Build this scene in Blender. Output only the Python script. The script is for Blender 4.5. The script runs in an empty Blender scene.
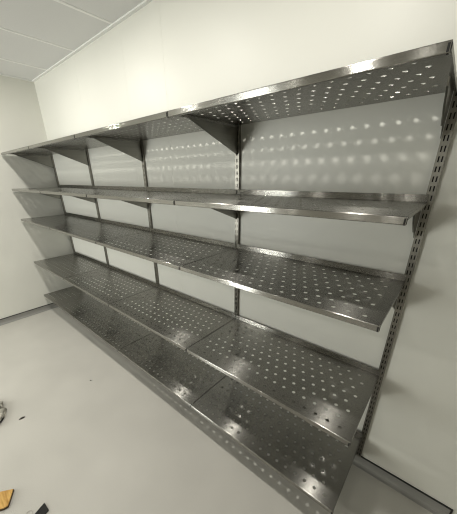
import bpy, bmesh, math, random
from mathutils import Matrix, Vector
random.seed(7)
PI = math.pi
COL = bpy.context.scene.collection
S = 0.9                                   # bay width in metres

# ------------------------------------------------------------------ materials
def mat(name):
    m = bpy.data.materials.new(name); m.use_nodes = True
    return m, m.node_tree.nodes, m.node_tree.links, m.node_tree.nodes['Principled BSDF']

def steel(name, base, rough, aniso, grain_scale, brush=0.0):
    m, n, l, b = mat(name)
    geo0 = n.new('ShaderNodeNewGeometry')
    b.inputs['Metallic'].default_value = 1.0
    b.inputs['Anisotropic'].default_value = aniso; b.inputs['Anisotropic Rotation'].default_value = 0
    tg = n.new('ShaderNodeTangent'); tg.direction_type = 'UV_MAP'; tg.uv_map = 'grain'
    l.new(tg.outputs[0], b.inputs['Tangent'])
    uv = n.new('ShaderNodeUVMap'); uv.uv_map = 'grain'
    mp = n.new('ShaderNodeMapping'); mp.inputs['Scale'].default_value = (grain_scale, 3.0, 1)
    l.new(uv.outputs[0], mp.inputs[0])
    nz = n.new('ShaderNodeTexNoise'); nz.inputs['Scale'].default_value = 1.0; nz.inputs['Detail'].default_value = 3
    l.new(mp.outputs[0], nz.inputs['Vector'])
    # broad handling smears
    geo = n.new('ShaderNodeNewGeometry')
    nz2 = n.new('ShaderNodeTexNoise'); nz2.inputs['Scale'].default_value = 5.0; nz2.inputs['Detail'].default_value = 5
    l.new(geo.outputs['Position'], nz2.inputs['Vector'])
    ad = n.new('ShaderNodeMath'); ad.operation = 'ADD'
    l.new(nz.outputs[0], ad.inputs[0]); l.new(nz2.outputs[0], ad.inputs[1])
    mr = n.new('ShaderNodeMapRange'); mr.inputs['From Min'].default_value = 0.6; mr.inputs['From Max'].default_value = 1.4
    mr.inputs['To Min'].default_value = rough - .012; mr.inputs['To Max'].default_value = rough + .012
    l.new(ad.outputs[0], mr.inputs[0]); l.new(mr.outputs[0], b.inputs['Roughness'])
    if brush:                                                    # fine brushing: normals scatter across the grain only
        tc = n.new('ShaderNodeVectorMath'); tc.operation = 'SCALE'; tc.inputs['Scale'].default_value = 40000.0
        l.new(uv.outputs[0], tc.inputs[0])
        wn = n.new('ShaderNodeTexWhiteNoise'); wn.noise_dimensions = '2D'; l.new(tc.outputs[0], wn.inputs['Vector'])
        sp = n.new('ShaderNodeSeparateColor'); l.new(wn.outputs['Color'], sp.inputs[0])
        su = n.new('ShaderNodeMath'); su.operation = 'ADD'; l.new(sp.outputs[0], su.inputs[0]); l.new(sp.outputs[1], su.inputs[1])
        ce = n.new('ShaderNodeMath'); ce.operation = 'SUBTRACT'; l.new(su.outputs[0], ce.inputs[0]); ce.inputs[1].default_value = 1.0
        am = n.new('ShaderNodeMath'); am.operation = 'MULTIPLY'; l.new(ce.outputs[0], am.inputs[0]); am.inputs[1].default_value = brush
        cv = n.new('ShaderNodeVectorMath'); cv.operation = 'SCALE'; l.new(tg.outputs[0], cv.inputs[0]); l.new(am.outputs[0], cv.inputs['Scale'])
        av = n.new('ShaderNodeVectorMath'); av.operation = 'ADD'; l.new(geo0.outputs['Normal'], av.inputs[0]); l.new(cv.outputs[0], av.inputs[1])
        nv = n.new('ShaderNodeVectorMath'); nv.operation = 'NORMALIZE'; l.new(av.outputs[0], nv.inputs[0]); l.new(nv.outputs[0], b.inputs['Normal'])
    cr = n.new('ShaderNodeMapRange'); cr.data_type = 'FLOAT_VECTOR'
    cr.inputs[7].default_value = (0.3, 0.3, 0.3); cr.inputs[8].default_value = (0.7, 0.7, 0.7)
    cr.inputs[9].default_value = [c * .92 for c in base]; cr.inputs[10].default_value = [min(1, c * 1.06) for c in base]
    l.new(nz.outputs[0], cr.inputs[6]); l.new(cr.outputs[1], b.inputs['Base Color'])
    return m

def plain(name, col, rough=.5, spec=.5, metallic=0.0, speck=None, scale=200, bump=0.0):
    m, n, l, b = mat(name)
    b.inputs['Roughness'].default_value = rough; b.inputs['Metallic'].default_value = metallic
    b.inputs['Specular IOR Level'].default_value = spec
    geo = n.new('ShaderNodeNewGeometry')
    nz = n.new('ShaderNodeTexNoise'); nz.inputs['Scale'].default_value = scale; nz.inputs['Detail'].default_value = 4
    l.new(geo.outputs['Position'], nz.inputs['Vector'])
    rp = n.new('ShaderNodeValToRGB'); l.new(nz.outputs[0], rp.inputs[0])
    c2 = speck or [c * .96 for c in col]
    rp.color_ramp.elements[0].position = .35; rp.color_ramp.elements[0].color = (*c2, 1)
    rp.color_ramp.elements[1].position = .6; rp.color_ramp.elements[1].color = (*col, 1)
    l.new(rp.outputs[0], b.inputs['Base Color'])
    if bump:
        bp = n.new('ShaderNodeBump'); bp.inputs['Strength'].default_value = bump; bp.inputs['Distance'].default_value = .002
        l.new(nz.outputs[0], bp.inputs['Height']); l.new(bp.outputs[0], b.inputs['Normal'])
    return m

STEEL = steel('brushed_stainless', (.31, .303, .282), .225, 1.0, 260, brush=.46)
STEEL_UP = steel('upright_stainless', (.26, .25, .225), .34, .6, 260)
STEEL_BR = steel('bracket_stainless', (.27, .265, .24), .34, .7, 260)
WALLC = (.80, .795, .735)
M_CEIL = plain('ceiling_tile', (.76, .76, .75), .9, .1, speck=(.72, .72, .71), scale=350)
M_TBAR = plain('ceiling_grid_white', (.93, .93, .91), .5, .3)
M_SKIRT = plain('grey_vinyl_skirting', (.30, .295, .275), .35, .5, speck=(.27, .265, .25), scale=300)
M_CAP = plain('black_capping', (.02, .02, .02), .4, .5)
M_WHITE = plain('white_enamel', (.78, .78, .76), .35, .5)
M_BLACK = plain('matte_black', (.016, .016, .015), .6, .25)  # on the upright backing this black stands in for shade
M_RUB = plain('dark_scrap', (.03, .025, .02), .7, .3)
M_RING = plain('ring_metal', (.45, .42, .38), .3, .5, metallic=1.0)

def wall_material():
    m, n, l, b = mat('white_wall_panel')
    b.inputs['Roughness'].default_value = .42; b.inputs['Specular IOR Level'].default_value = .4
    geo = n.new('ShaderNodeNewGeometry'); nz = n.new('ShaderNodeTexNoise'); nz.inputs['Scale'].default_value = 2.2
    nz.inputs['Detail'].default_value = 5; l.new(geo.outputs['Position'], nz.inputs['Vector'])
    rp = n.new('ShaderNodeValToRGB'); l.new(nz.outputs[0], rp.inputs[0])
    rp.color_ramp.elements[0].position = .3; rp.color_ramp.elements[0].color = (*[c * .975 for c in WALLC], 1)
    rp.color_ramp.elements[1].position = .7; rp.color_ramp.elements[1].color = (*WALLC, 1)
    l.new(rp.outputs[0], b.inputs['Base Color'])
    n2 = n.new('ShaderNodeTexNoise'); n2.inputs['Scale'].default_value = 6; l.new(geo.outputs['Position'], n2.inputs['Vector'])
    bp = n.new('ShaderNodeBump'); bp.inputs['Strength'].default_value = .12; bp.inputs['Distance'].default_value = .01
    l.new(n2.outputs[0], bp.inputs['Height']); l.new(bp.outputs[0], b.inputs['Normal'])
    return m
M_WALL = wall_material()

def floor_material():
    m, n, l, b = mat('speckled_vinyl_floor')
    b.inputs['Roughness'].default_value = .45; b.inputs['Specular IOR Level'].default_value = .4
    geo = n.new('ShaderNodeNewGeometry')
    nz = n.new('ShaderNodeTexNoise'); nz.inputs['Scale'].default_value = 260; nz.inputs['Detail'].default_value = 3
    l.new(geo.outputs['Position'], nz.inputs['Vector'])
    rp = n.new('ShaderNodeValToRGB'); l.new(nz.outputs[0], rp.inputs[0])
    e = rp.color_ramp.elements
    e[0].position = .33; e[0].color = (.47, .45, .41, 1); e[1].position = .48; e[1].color = (.575, .56, .515, 1)
    k = e.new(.66); k.color = (.59, .575, .53, 1); k = e.new(.74); k.color = (.70, .69, .66, 1)
    big = n.new('ShaderNodeTexNoise'); big.inputs['Scale'].default_value = 3; big.inputs['Detail'].default_value = 6
    l.new(geo.outputs['Position'], big.inputs['Vector'])
    mr = n.new('ShaderNodeMapRange'); mr.inputs['From Min'].default_value = .3; mr.inputs['From Max'].default_value = .7
    mr.inputs['To Min'].default_value = .93; mr.inputs['To Max'].default_value = 1.03
    l.new(big.outputs[0], mr.inputs[0])
    mx = n.new('ShaderNodeVectorMath'); mx.operation = 'SCALE'
    l.new(rp.outputs[0], mx.inputs[0]); l.new(mr.outputs[0], mx.inputs['Scale'])
    l.new(mx.outputs[0], b.inputs['Base Color'])
    return m
M_FLOOR = floor_material()

def emitter(name, col, strength):
    m = bpy.data.materials.new(name); m.use_nodes = True; n = m.node_tree.nodes; l = m.node_tree.links
    n.remove(n['Principled BSDF']); e = n.new('ShaderNodeEmission'); e.inputs[0].default_value = (*col, 1); e.inputs[1].default_value = strength
    l.new(e.outputs[0], n['Material Output'].inputs[0]); m.cycles.emission_sampling = 'NONE'; return m
M_LAMP = emitter('downlight_lens', (1.0, .955, .86), 4.0)

def glass():
    m, n, l, b = mat('window_glass'); n.remove(b)
    t = n.new('ShaderNodeBsdfTransparent'); t.inputs[0].default_value = (.95, .97, .97, 1)
    g = n.new('ShaderNodeBsdfGlossy'); g.inputs['Roughness'].default_value = .02
    f = n.new('ShaderNodeFresnel'); f.inputs[0].default_value = 1.45
    mx = n.new('ShaderNodeMixShader'); l.new(f.outputs[0], mx.inputs[0]); l.new(t.outputs[0], mx.inputs[1]); l.new(g.outputs[0], mx.inputs[2])
    l.new(mx.outputs[0], n['Material Output'].inputs[0]); return m
M_GLASS = glass()

def foam():
    m, n, l, b = mat('amber_wood')
    b.inputs['Roughness'].default_value = .55
    geo = n.new('ShaderNodeNewGeometry'); mp = n.new('ShaderNodeMapping'); mp.inputs['Scale'].default_value = (1, 6, 1)
    mp.inputs['Rotation'].default_value = (0, 0, .5)
    l.new(geo.outputs['Position'], mp.inputs[0])
    nz = n.new('ShaderNodeTexNoise'); nz.inputs['Scale'].default_value = 18; nz.inputs['Detail'].default_value = 4
    l.new(mp.outputs[0], nz.inputs['Vector'])
    rp = n.new('ShaderNodeValToRGB'); l.new(nz.outputs[0], rp.inputs[0])
    rp.color_ramp.elements[0].position = .3; rp.color_ramp.elements[0].color = (.45, .22, .035, 1)
    rp.color_ramp.elements[1].position = .65; rp.color_ramp.elements[1].color = (.70, .43, .12, 1)
    l.new(rp.outputs[0], b.inputs['Base Color']); return m
M_AMBER = foam()
M_BARK = plain('brown_cut_edge', (.10, .065, .035), .7, .3)
M_FILM = plain('crumpled_film', (.55, .53, .46), .35, .5, speck=(.06, .055, .04), scale=22)

# ------------------------------------------------------------------ helpers
def grain_uv(bm, axis):
    uv = bm.loops.layers.uv.new('grain'); g = Vector(axis)
    bm.normal_update()
    for f in bm.faces:
        n = f.normal; t = n.cross(g)
        if t.length < .2: t = n.orthogonal()
        t.normalize(); s = n.cross(t)
        for lp in f.loops:
            c = lp.vert.co; lp[uv].uv = (c.dot(t), c.dot(s))

def mesh(name, bm, material, grain=None, smooth=False, recalc=True):
    if recalc: bmesh.ops.recalc_face_normals(bm, faces=bm.faces)
    if grain: grain_uv(bm, grain)
    me = bpy.data.meshes.new(name); bm.to_mesh(me); bm.free()
    for mm in (material if isinstance(material, list) else [material]): me.materials.append(mm)
    if smooth:
        for p in me.polygons: p.use_smooth = True
    return me

def obj(name, me, parent=None, loc=(0, 0, 0)):
    o = bpy.data.objects.new(name, me); COL.objects.link(o); o.location = loc
    if parent: o.parent = parent
    return o

def box(bm, a, b, bevel=0.0):
    m = Matrix.Translation([(p + q) / 2 for p, q in zip(a, b)]) @ Matrix.Diagonal([abs(q - p) for p, q in zip(a, b)] + [1])
    r = bmesh.ops.create_cube(bm, size=1, matrix=m)
    if bevel:
        ed = {e for v in r['verts'] for e in v.link_edges}
        bmesh.ops.bevel(bm, geom=list(ed), offset=bevel, segments=2, affect='EDGES')

def thicken(bm, d):
    """give a sheet of faces real thickness: copy shifted by d, walls on every open edge (holes too)"""
    bm.normal_update()
    faces = list(bm.faces); bnd = [e for e in bm.edges if len(e.link_faces) == 1]
    dv = Vector(d); mp = {v: bm.verts.new(v.co + dv) for v in list(bm.verts)}
    for f in faces: bm.faces.new([mp[v] for v in reversed(f.verts)])
    for e in bnd:
        a, b = e.verts; bm.faces.new((a, b, mp[b], mp[a]))

def sweep_x(bm, prof, x0, x1, th):
    """extrude a thin open profile [(y,z)] of thickness th along x"""
    n = len(prof); offs = []
    for i in range(n):
        a = Vector(prof[max(0, i - 1)]); b = Vector(prof[min(n - 1, i + 1)]); t = (b - a).normalized()
        offs.append((prof[i][0] - t.y * th, prof[i][1] + t.x * th))
    loop = list(prof) + offs[::-1]
    A = [bm.verts.new((x0, y, z)) for y, z in loop]; B = [bm.verts.new((x1, y, z)) for y, z in loop]
    m = len(loop)
    for i in range(m): bm.faces.new((A[i], A[(i + 1) % m], B[(i + 1) % m], B[i]))
    for i in range(n - 1):
        j = m - 1 - i
        bm.faces.new((A[i], A[j], A[j - 1], A[i + 1])); bm.faces.new((B[i], B[i + 1], B[j - 1], B[j]))

def prism(bm, pts, z0, z1):
    lo = [bm.verts.new((x, y, z0)) for x, y in pts]; hi = [bm.verts.new((x, y, z1)) for x, y in pts]
    n = len(pts)
    bm.faces.new(lo[::-1]); bm.faces.new(hi)
    for i in range(n): bm.faces.new((lo[i], lo[(i + 1) % n], hi[(i + 1) % n], hi[i]))

def lathe(bm, prof, seg=40, centre=(0, 0)):
    rings = []
    for r, z in prof:
        rings.append([bm.verts.new((centre[0] + r * math.cos(2 * PI * k / seg), centre[1] + r * math.sin(2 * PI * k / seg), z)) for k in range(seg)])
    for a, b in zip(rings, rings[1:]):
        for k in range(seg): bm.faces.new((a[k], a[(k + 1) % seg], b[(k + 1) % seg], b[k]))

def tag(o, label, cat, group=None):
    o['label'] = label; o['category'] = cat
    if group: o['group'] = group
    return o

def struct(name, bm, material):
    o = obj(name, mesh(name, bm, material)); o['kind'] = 'structure'; return o

# ------------------------------------------------------------------ room
XL, XR, YF, H = -.027, 6.0, -4.1, 2.512
bm = bmesh.new(); box(bm, (XL - .1, YF - .1, -.1), (XR + .1, .1, 0)); struct('floor', bm, M_FLOOR)
bm = bmesh.new(); box(bm, (XL - .1, YF - .1, H), (XR + .1, .1, H + .1)); struct('ceiling', bm, M_CEIL)
# back wall in panels with a hairline groove at each joint
bm = bmesh.new(); xs = [XL - .1, .96, 1.695, 2.122, XR + .1]
for a, b in zip(xs, xs[1:]): box(bm, (a + .0004, 0, 0), (b - .0004, .1, H))
box(bm, (XL - .1, .0012, 0), (XR + .1, .09, H)); struct('wall_back', bm, M_WALL)
bm = bmesh.new(); box(bm, (XL - .1, YF - .1, 0), (XL, 0, H)); struct('wall_left', bm, M_WALL)
bm = bmesh.new(); box(bm, (XR, YF - .1, 0), (XR + .1, 0, H)); struct('wall_right', bm, M_WALL)
WX0, WX1, WZ0, WZ1 = .03, 1.02, .25, 2.1
bm = bmesh.new()
box(bm, (XL, YF - .1, 0), (WX0, YF, H)); box(bm, (WX1, YF - .1, 0), (XR, YF, H))
box(bm, (WX0, YF - .1, 0), (WX1, YF, WZ0)); box(bm, (WX0, YF - .1, WZ1), (WX1, YF, H)); struct('wall_front', bm, M_WALL)
# tall window in the front wall, one wide dark mullion
bm = bmesh.new()
for a, b in (((WX0, WZ0), (WX0 + .03, WZ1)), ((WX1 - .04, WZ0), (WX1, WZ1)), ((WX0, WZ0), (WX1, WZ0 + .04)), ((WX0, WZ1 - .04), (WX1, WZ1))):
    box(bm, (a[0], YF - .08, a[1]), (b[0], YF - .02, b[1]))
box(bm, (.13, YF - .08, WZ0 + .04), (.29, YF - .02, WZ1 - .04))
w = struct('window_1', bm, M_BLACK)
bm = bmesh.new(); box(bm, (WX0 + .03, YF - .056, WZ0 + .04), (WX1 - .04, YF - .05, WZ1 - .04))
obj('pane', mesh('pane', bm, M_GLASS), w)

# suspended-ceiling grid
bm = bmesh.new(); T = .012
gx = [.425 + .61 * k for k in range(10)]
for x in gx:
    if x < XR: box(bm, (x - T, YF, H - .002), (x + T, 0, H))
for y in (-1.21, -2.42, -3.63): box(bm, (XL, y - T, H - .0015), (XR, y + T, H))
struct('trim_1', bm, M_TBAR)
bm = bmesh.new()
box(bm, (XL, -.022, H - .008), (XR, 0, H)); box(bm, (XL, YF, H - .008), (XL + .022, -.022, H))
struct('trim_2', bm, M_TBAR)

# coved vinyl skirting with black capping strip
SK = .060
def cove(flip):
    pts = [(0, 0), (-.030, 0), (-.030, .0015), (-.018, .004), (-.010, .010), (-.005, .020), (-.004, .030), (-.004, SK), (0, SK)]
    return pts
def cove_along(bm, x0, x1, side):
    pr = cove(0)
    def P(s, d, z): return (s, d, z) if side == 'back' else (XL - d, s, z)
    A = [bm.verts.new(P(x0, d, z)) for d, z in pr]; B = [bm.verts.new(P(x1, d, z)) for d, z in pr]
    n = len(pr)
    for i in range(n): bm.faces.new((A[i], A[(i + 1) % n], B[(i + 1) % n], B[i]))
    bm.faces.new(A); bm.faces.new(B[::-1])
XE = 4.022
bm = bmesh.new(); cove_along(bm, XL, XE, 'back'); struct('baseboard_back', bm, M_SKIRT)
bm = bmesh.new(); cove_along(bm, YF, 0, 'left'); struct('baseboard_left', bm, M_SKIRT)
bm = bmesh.new()
box(bm, (XL, -.0075, SK), (XE, 0, SK + .007), .001)
box(bm, (XE - .001, -.0075, 0), (XE + .006, 0, SK + .007), .001)
struct('trim_3', bm, M_CAP)
bm = bmesh.new(); box(bm, (XL, YF, SK), (XL + .0075, -.0075, SK + .007), .001); struct('trim_4', bm, M_CAP)

# ------------------------------------------------------------------ stainless shelving
Z = [.2206, .6545, 1.1526, 1.4689, 1.8141]
DEP, BACK = .4769, .018
LEVEL = ['lowest', 'second-lowest', 'middle', 'second-highest', 'topmost']

def tray_bm():
    bm = bmesh.new()
    px, py, R = .0494, .0513, .0077
    yc = [-.4356 + py * k for k in range(8)]
    hx = [px / 2 * k for k in range(-17, 18)]                    # half-pitch grid lines
    W = S / 2 - .003
    xs = [-W] + hx + [W]
    yl = [-.4690]
    for y in yc: yl += [y - py / 2, y]
    yl += [yc[-1] + py / 2, -BACK - .003]
    V = {}
    def v(i, j):
        if (i, j) not in V: V[i, j] = bm.verts.new((xs[i], yl[j], 0))
        return V[i, j]
    def quad(i, j): bm.faces.new((v(i, j), v(i + 1, j), v(i + 1, j + 1), v(i, j + 1)))
    nx = len(xs) - 1
    for i in range(nx): quad(i, 0); quad(i, len(yl) - 2)
    for r in range(8):
        j = 1 + 2 * r; first = 1 if r % 2 == 0 else 2; cnt = 17 if r % 2 == 0 else 16
        for i in list(range(0, first)) + list(range(first + 2 * cnt, nx)):
            quad(i, j); quad(i, j + 1)
        for c in range(cnt):
            i = first + 2 * c; cx, cy = xs[i + 1], yl[j + 1]
            out = [v(i + 2, j + 1), v(i + 2, j + 2), v(i + 1, j + 2), v(i, j + 2), v(i, j + 1), v(i, j), v(i + 1, j), v(i + 2, j)]
            ho = [bm.verts.new((cx + R * math.cos(PI * k / 8), cy + R * math.sin(PI * k / 8), 0)) for k in range(16)]
            for k in range(8):
                bm.faces.new((out[k], out[(k + 1) % 8], ho[(2 * k + 2) % 16], ho[2 * k + 1], ho[2 * k]))
    # narrow down-turned edge at both short ends, rounded at the bend
    thicken(bm, (0, 0, -.0013))
    for s in (-1, 1):
        box(bm, (s * W, -.455, -.011), (s * (W - .0013), -.03, -.0013))
    return bm
def arc(cy, cz, r, a0, a1, n=5):
    return [(cy + r * math.cos(math.radians(a0 + (a1 - a0) * k / n)), cz + r * math.sin(math.radians(a0 + (a1 - a0) * k / n))) for k in range(n + 1)]
def lip_bm():
    bm = bmesh.new(); W = S / 2 - .003; r = .0032; y0 = -DEP
    prof = [(-.4690, 0)] + arc(y0 + r, -r, r, 90, 180) + arc(y0 + r, -.0222 + r, r, 180, 270) + [(y0 + .016, -.0222)]
    sweep_x(bm, prof, -W, W, .0013); return bm
def upstand_bm():
    bm = bmesh.new(); W = S / 2 - .003; r = .003
    prof = [(-BACK - .002 - .001, 0)] + arc(-BACK - r, r, r, 270, 360) + [(-BACK, .028)]
    sweep_x(bm, prof, -W, W, .0013); return bm
ME_TRAY = mesh('tray', tray_bm(), STEEL, (1, 0, 0))
ME_LIP = mesh('front_lip', lip_bm(), STEEL, (1, 0, 0))
ME_UP = mesh('back_upstand', upstand_bm(), STEEL, (1, 0, 0))

def lip_end_bm():  # black block over the right end of the front lip
    bm = bmesh.new(); W = S / 2 - .003
    box(bm, (W - .0085, -DEP - .0004, -.0226), (W + .0008, -DEP + .012, -.0022), .0025); return bm
ME_LIP_END = mesh('lip_end_block', lip_end_bm(), M_BLACK)

BAY = ['in the far bay against the left wall', 'in the second bay from the left wall',
       'in the third bay from the left wall', 'in the nearest bay at the open right end']
proto = None
for lv in range(5):
    for b in range(4):
        loc = (S * (b + .5), 0, Z[lv])
        if proto is None:
            root = bpy.data.objects.new('wall_shelf', None); COL.objects.link(root); proto = root
            obj('tray', ME_TRAY, root); obj('front_lip', ME_LIP, root); obj('back_upstand', ME_UP, root); obj('lip_end_block', ME_LIP_END, root)['label'] = 'black block at the lip end'
            kids = list(root.children)
        else:
            root = proto.copy(); COL.objects.link(root)
            for k in kids:
                c = k.copy(); COL.objects.link(c); c.parent = root
        root.location = loc
        tag(root, f'{LEVEL[lv]} perforated stainless shelf {BAY[b]}', 'shelf', 'perforated stainless wall shelves')

# slotted uprights: folded channel, two columns of slots in the face
UT, UB = 1.862, SK + .007
def upright_bm():
    bm = bmesh.new(); w, d = .0135, .0150
    pitch = .0325; n = int((UT - UB - .012) // pitch)
    xs = [-w, -.0073, -.0030, .0030, .0073, w]
    zz = [UB]
    for k in range(n):
        z = UB + .010 + pitch * k; zz += [z, z + .0190]
    zz.append(UT)
    g = [[bm.verts.new((x, -d, z)) for x in xs] for z in zz]
    for j in range(len(zz) - 1):
        for i in range(5):
            if j % 2 == 1 and i in (1, 3): continue
            bm.faces.new((g[j][i], g[j][i + 1], g[j + 1][i + 1], g[j + 1][i]))
    thicken(bm, (0, .0016, 0))
    for s in (-1, 1): box(bm, (s * w, -d + .0001, UB), (s * (w - .0016), -.0002, UT))
    box(bm, (-w, -d, UT), (w, -.0002, UT + .0016))
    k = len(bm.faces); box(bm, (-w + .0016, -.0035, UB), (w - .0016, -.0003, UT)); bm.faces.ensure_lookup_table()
    for f in bm.faces[k:]: f.material_index = 1                 # black backing, paints in the shade behind the slots
    return bm
ME_UPR = mesh('slotted_upright', upright_bm(), [STEEL_UP, M_BLACK], (0, 0, 1))
UPL = ['stainless twin-slot upright in the corner by the left wall',
       'stainless twin-slot upright, second from the left wall',
       'stainless twin-slot upright in the middle of the rack, third from the left wall',
       'stainless twin-slot upright between the two nearest bays',
       'stainless twin-slot upright at the open right end, full length in view']
for i in range(5):
    o = obj('slotted_upright', ME_UPR, None, (S * i, 0, 0))
    tag(o, UPL[i], 'upright', 'twin-slot wall uprights')

# folded brackets: two cheeks joined by a web along the sloping lower edge
def bracket_bm(cheeks, hw=.0052, pts=None):
    bm = bmesh.new(); t = .0016
    top, y0, y1 = -.0016, -.0155, -.362
    pts = pts or [(y0, top), (y1, top), (y1, top - .010), (y0 - .012, -.134), (y0 - .004, -.138), (y0, -.138)]
    n = len(pts)
    for a in cheeks:
        A = [bm.verts.new((a - t / 2, y, z)) for y, z in pts]; B = [bm.verts.new((a + t / 2, y, z)) for y, z in pts]
        bm.faces.new(A); bm.faces.new(B[::-1])
        for i in range(n): bm.faces.new((A[i], A[(i + 1) % n], B[(i + 1) % n], B[i]))
    for (ya, za), (yb, zb) in zip(pts[1:-3], pts[2:-2]):          # the web or folded edge
        dx = Vector((yb - ya, zb - za)).normalized(); nx = (dx.y * -t, dx.x * t)
        q = [(ya, za), (yb, zb), (yb + nx[0], zb + nx[1]), (ya + nx[0], za + nx[1])]
        x0, x1 = (-hw, hw) if len(cheeks) > 1 else (cheeks[0] - .0045, cheeks[0] + .0008)
        A = [bm.verts.new((x0, y, z)) for y, z in q]; B = [bm.verts.new((x1, y, z)) for y, z in q]
        bm.faces.new(A); bm.faces.new(B[::-1])
        for i in range(4): bm.faces.new((A[i], A[(i + 1) % 4], B[(i + 1) % 4], B[i]))
    return bm
ME_BR = mesh('shelf_bracket', bracket_bm((-.0022, .0022), hw=.0030), STEEL_BR, (0, 1, 0))
ME_BRE = mesh('shelf_bracket', bracket_bm((-.0150,), pts=[(-.0155, -.0016), (-.215, -.0016), (-.205, -.022), (-.150, -.064), (-.075, -.104), (-.024, -.134), (-.0155, -.136)]), STEEL_BR, (0, 1, 0))
AT = ['in the corner at the left wall', 'at the second upright from the left wall', 'at the middle upright of the rack',
      'at the upright between the two nearest bays', 'at the open right end upright']
for lv in range(5):
    for i in range(5):
        o = obj('shelf_bracket', ME_BRE if i == 4 else ME_BR, None, (S * i, 0, Z[lv]))
        tag(o, f'sloping stainless bracket under the {LEVEL[lv]} shelf {AT[i]}', 'bracket', 'sloping shelf brackets')

# ------------------------------------------------------------------ ceiling downlights
DLL = ['round white recessed downlight above the far left bay', 'round white recessed downlight above the middle of the rack',
       'round white recessed downlight above the nearest right bay',
       'added round white fill downlight in the back row, nearest the window', 'added round white fill downlight in the middle of the back row',
       'added round white fill downlight in the back row, farthest from the window']
bm = bmesh.new(); lathe(bm, [(.058, 0), (.060, -.004), (.078, -.006), (.082, -.002), (.082, 0)])
ME_RING = mesh('trim_ring', bm, M_WHITE, smooth=True)
bm = bmesh.new(); lathe(bm, [(.0005, -.0022), (.058, -.0022), (.058, -.0005), (.0005, -.0005)])
ME_LENS = mesh('lens', bm, M_LAMP)
for i, (x, y) in enumerate(((.945, -.84), (2.03, -.84), (3.195, -.84), (.945, -2.75), (2.03, -2.75), (3.195, -2.75))):  # back row is added as fill for the left wall and floor
    r = bpy.data.objects.new('ceiling_downlight', None); COL.objects.link(r); r.location = (x, y, H)
    obj('trim_ring', ME_RING, r); obj('lens', ME_LENS, r)
    la = bpy.data.lights.new('downlight', 'AREA'); la.shape = 'DISK'; la.size = .09; la.energy = 10.6 if y > -1 else 5.0; la.color = (1.0, .965, .885)
    lo = bpy.data.objects.new('downlight', la); COL.objects.link(lo); lo.location = (x, y, H - .008)
    tag(r, DLL[i], 'ceiling light', 'recessed ceiling downlights')

# ------------------------------------------------------------------ bits lying on the floor
# amber offcut
bm = bmesh.new()
pts = [(-.011, .055), (-.051, .0), (-.090, -.055), (.0, -.085), (.051, -.020), (.062, -.003), (.065, .014)]
prism(bm, pts, 0, .016)
bmesh.ops.bevel(bm, geom=[e for e in bm.edges if abs(e.verts[0].co.z - e.verts[1].co.z) < 1e-5], offset=.0018, segments=2, affect='EDGES')
bm.normal_update()
for f in bm.faces:
    if abs(f.normal.z) < .9: f.material_index = 1
o = obj('timber_offcut', mesh('timber_offcut', bm, [M_AMBER, M_BARK]), None, (2.235, -1.412, 0)); o.rotation_euler.z = 0.0
tag(o, 'amber yellow offcut with a dark brown edge lying on the pale floor', 'offcut')

# black flat strap end and a small wire ring beside it
bm = bmesh.new(); prism(bm, [(-.0275, 0), (.0275, .003), (.082, -.145), (.027, -.148)], 0, .005)
bmesh.ops.bevel(bm, geom=list(bm.edges), offset=.0012, segments=2, affect='EDGES')
o = obj('flat_strap', mesh('flat_strap', bm, M_BLACK), None, (2.446, -1.271, 0))
tag(o, 'flat black strap with a square-cut end lying on the pale floor', 'strap')
bm = bmesh.new(); R, r = .014, .0012
rg = [[bm.verts.new(((R + r * math.cos(b)) * math.cos(a), (R + r * math.cos(b)) * math.sin(a), r + r * math.sin(b)))
       for b in [2 * PI * k / 8 for k in range(8)]] for a in [2 * PI * k / 32 for k in range(32)]]
for a in range(32):
    for b in range(8): bm.faces.new((rg[a][b], rg[(a + 1) % 32][b], rg[(a + 1) % 32][(b + 1) % 8], rg[a][(b + 1) % 8]))
o = obj('wire_ring', mesh('wire_ring', bm, M_RING, smooth=True), None, (2.413, -1.339, 0))
tag(o, 'thin grey wire ring on the floor beside the black strap', 'ring')

# crumpled film at the left edge of the view
bm = bmesh.new(); bmesh.ops.create_icosphere(bm, subdivisions=4, radius=1)
from mathutils import noise
for v in bm.verts:
    d = v.co.copy(); k = 1 + .45 * noise.noise(d * 1.7) + .22 * noise.noise(d * 5 + Vector((3, 1, 2)))
    c = d * k; v.co = (c.x * .150, c.y * .062, max(0, (c.z + .25) * .032))
o = obj('crumpled_film', mesh('crumpled_film', bm, M_FILM), None, (1.53, -1.322, 0)); o.rotation_euler.z = -.22
tag(o, 'crumpled whitish film with dark patches on the floor', 'wrapper')

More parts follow.
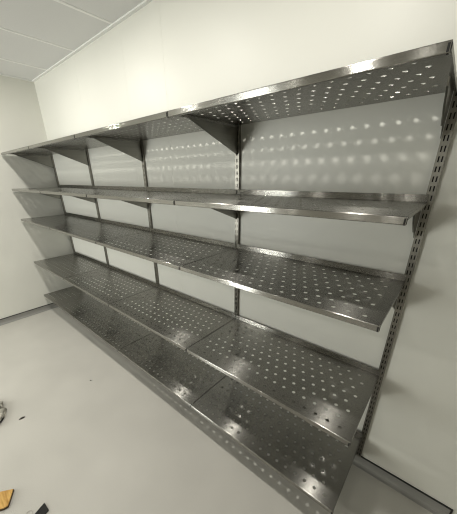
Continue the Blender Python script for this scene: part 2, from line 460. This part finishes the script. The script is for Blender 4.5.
def sliver(loc, l, w, rz, label):
    bm = bmesh.new(); n = 7
    up = [(-l / 2 + l * k / (n - 1), w / 2 * math.sin(PI * (k + .3) / n)) for k in range(n)]
    dn = [(x, -y * .7) for x, y in reversed(up)]
    prism(bm, up + dn, 0, w * .3)
    for v in bm.verts: v.co.z += .25 * w * (1 - abs(v.co.x) / (l / 2)) if v.co.z > 0 else 0
    o = obj('debris_sliver', mesh('debris_sliver', bm, M_RUB), None, loc); o.rotation_euler.z = rz
    tag(o, label, 'debris')
sliver((1.705, -1.19, 0), .036, .013, 1.5, 'dark curled sliver lying alone on the floor near the crumpled film')
sliver((1.703, -.706, 0), .018, .007, .5, 'tiny dark fleck on the floor in front of the middle of the rack')

# ------------------------------------------------------------------ daylight beyond the window
W = bpy.data.worlds.new('daylight'); bpy.context.scene.world = W; W.use_nodes = True
bg = W.node_tree.nodes['Background']; bg.inputs[0].default_value = (1.0, .985, .955, 1); bg.inputs[1].default_value = 1.0
ld = bpy.data.lights.new('window_daylight', 'AREA'); ld.shape = 'RECTANGLE'; ld.size = WX1 - WX0; ld.size_y = WZ1 - WZ0
ld.energy = 135; ld.color = (1.0, .975, .915)
lo = bpy.data.objects.new('window_daylight', ld); COL.objects.link(lo)
lo.location = ((WX0 + WX1) / 2, YF - .11, (WZ0 + WZ1) / 2); lo.rotation_euler = (PI / 2, 0, 0)

# ------------------------------------------------------------------ camera
cd = bpy.data.cameras.new('camera'); cam = bpy.data.objects.new('camera', cd); COL.objects.link(cam)
cd.sensor_fit = 'HORIZONTAL'; cd.sensor_width = 36; cd.lens = 262.248 * 36 / 457
cd.shift_x = (228.5 - 223.877) / 457; cd.shift_y = (285.964 - 257) / 457
cd.clip_start = .02; cd.clip_end = 60
Rm = Matrix(((.761702, -.242256, .600935), (.647839, .300133, -.700161), (-.010742, .922623, .385554)))
cam.matrix_world = Matrix.Translation((3.6824, -1.2835, 1.5666)) @ Rm.to_4x4()
bpy.context.scene.camera = cam
vs = bpy.context.scene.view_settings
vs.view_transform = 'Standard'; vs.look = 'None'; vs.gamma = 1; vs.use_curve_mapping = False; vs.exposure = -0.02

cy = bpy.context.scene.cycles
cy.caustics_reflective = False; cy.caustics_refractive = False; cy.sample_clamp_indirect = 2.0
cy.use_adaptive_sampling = False; bpy.context.scene.cycles.filter_width = 1.1
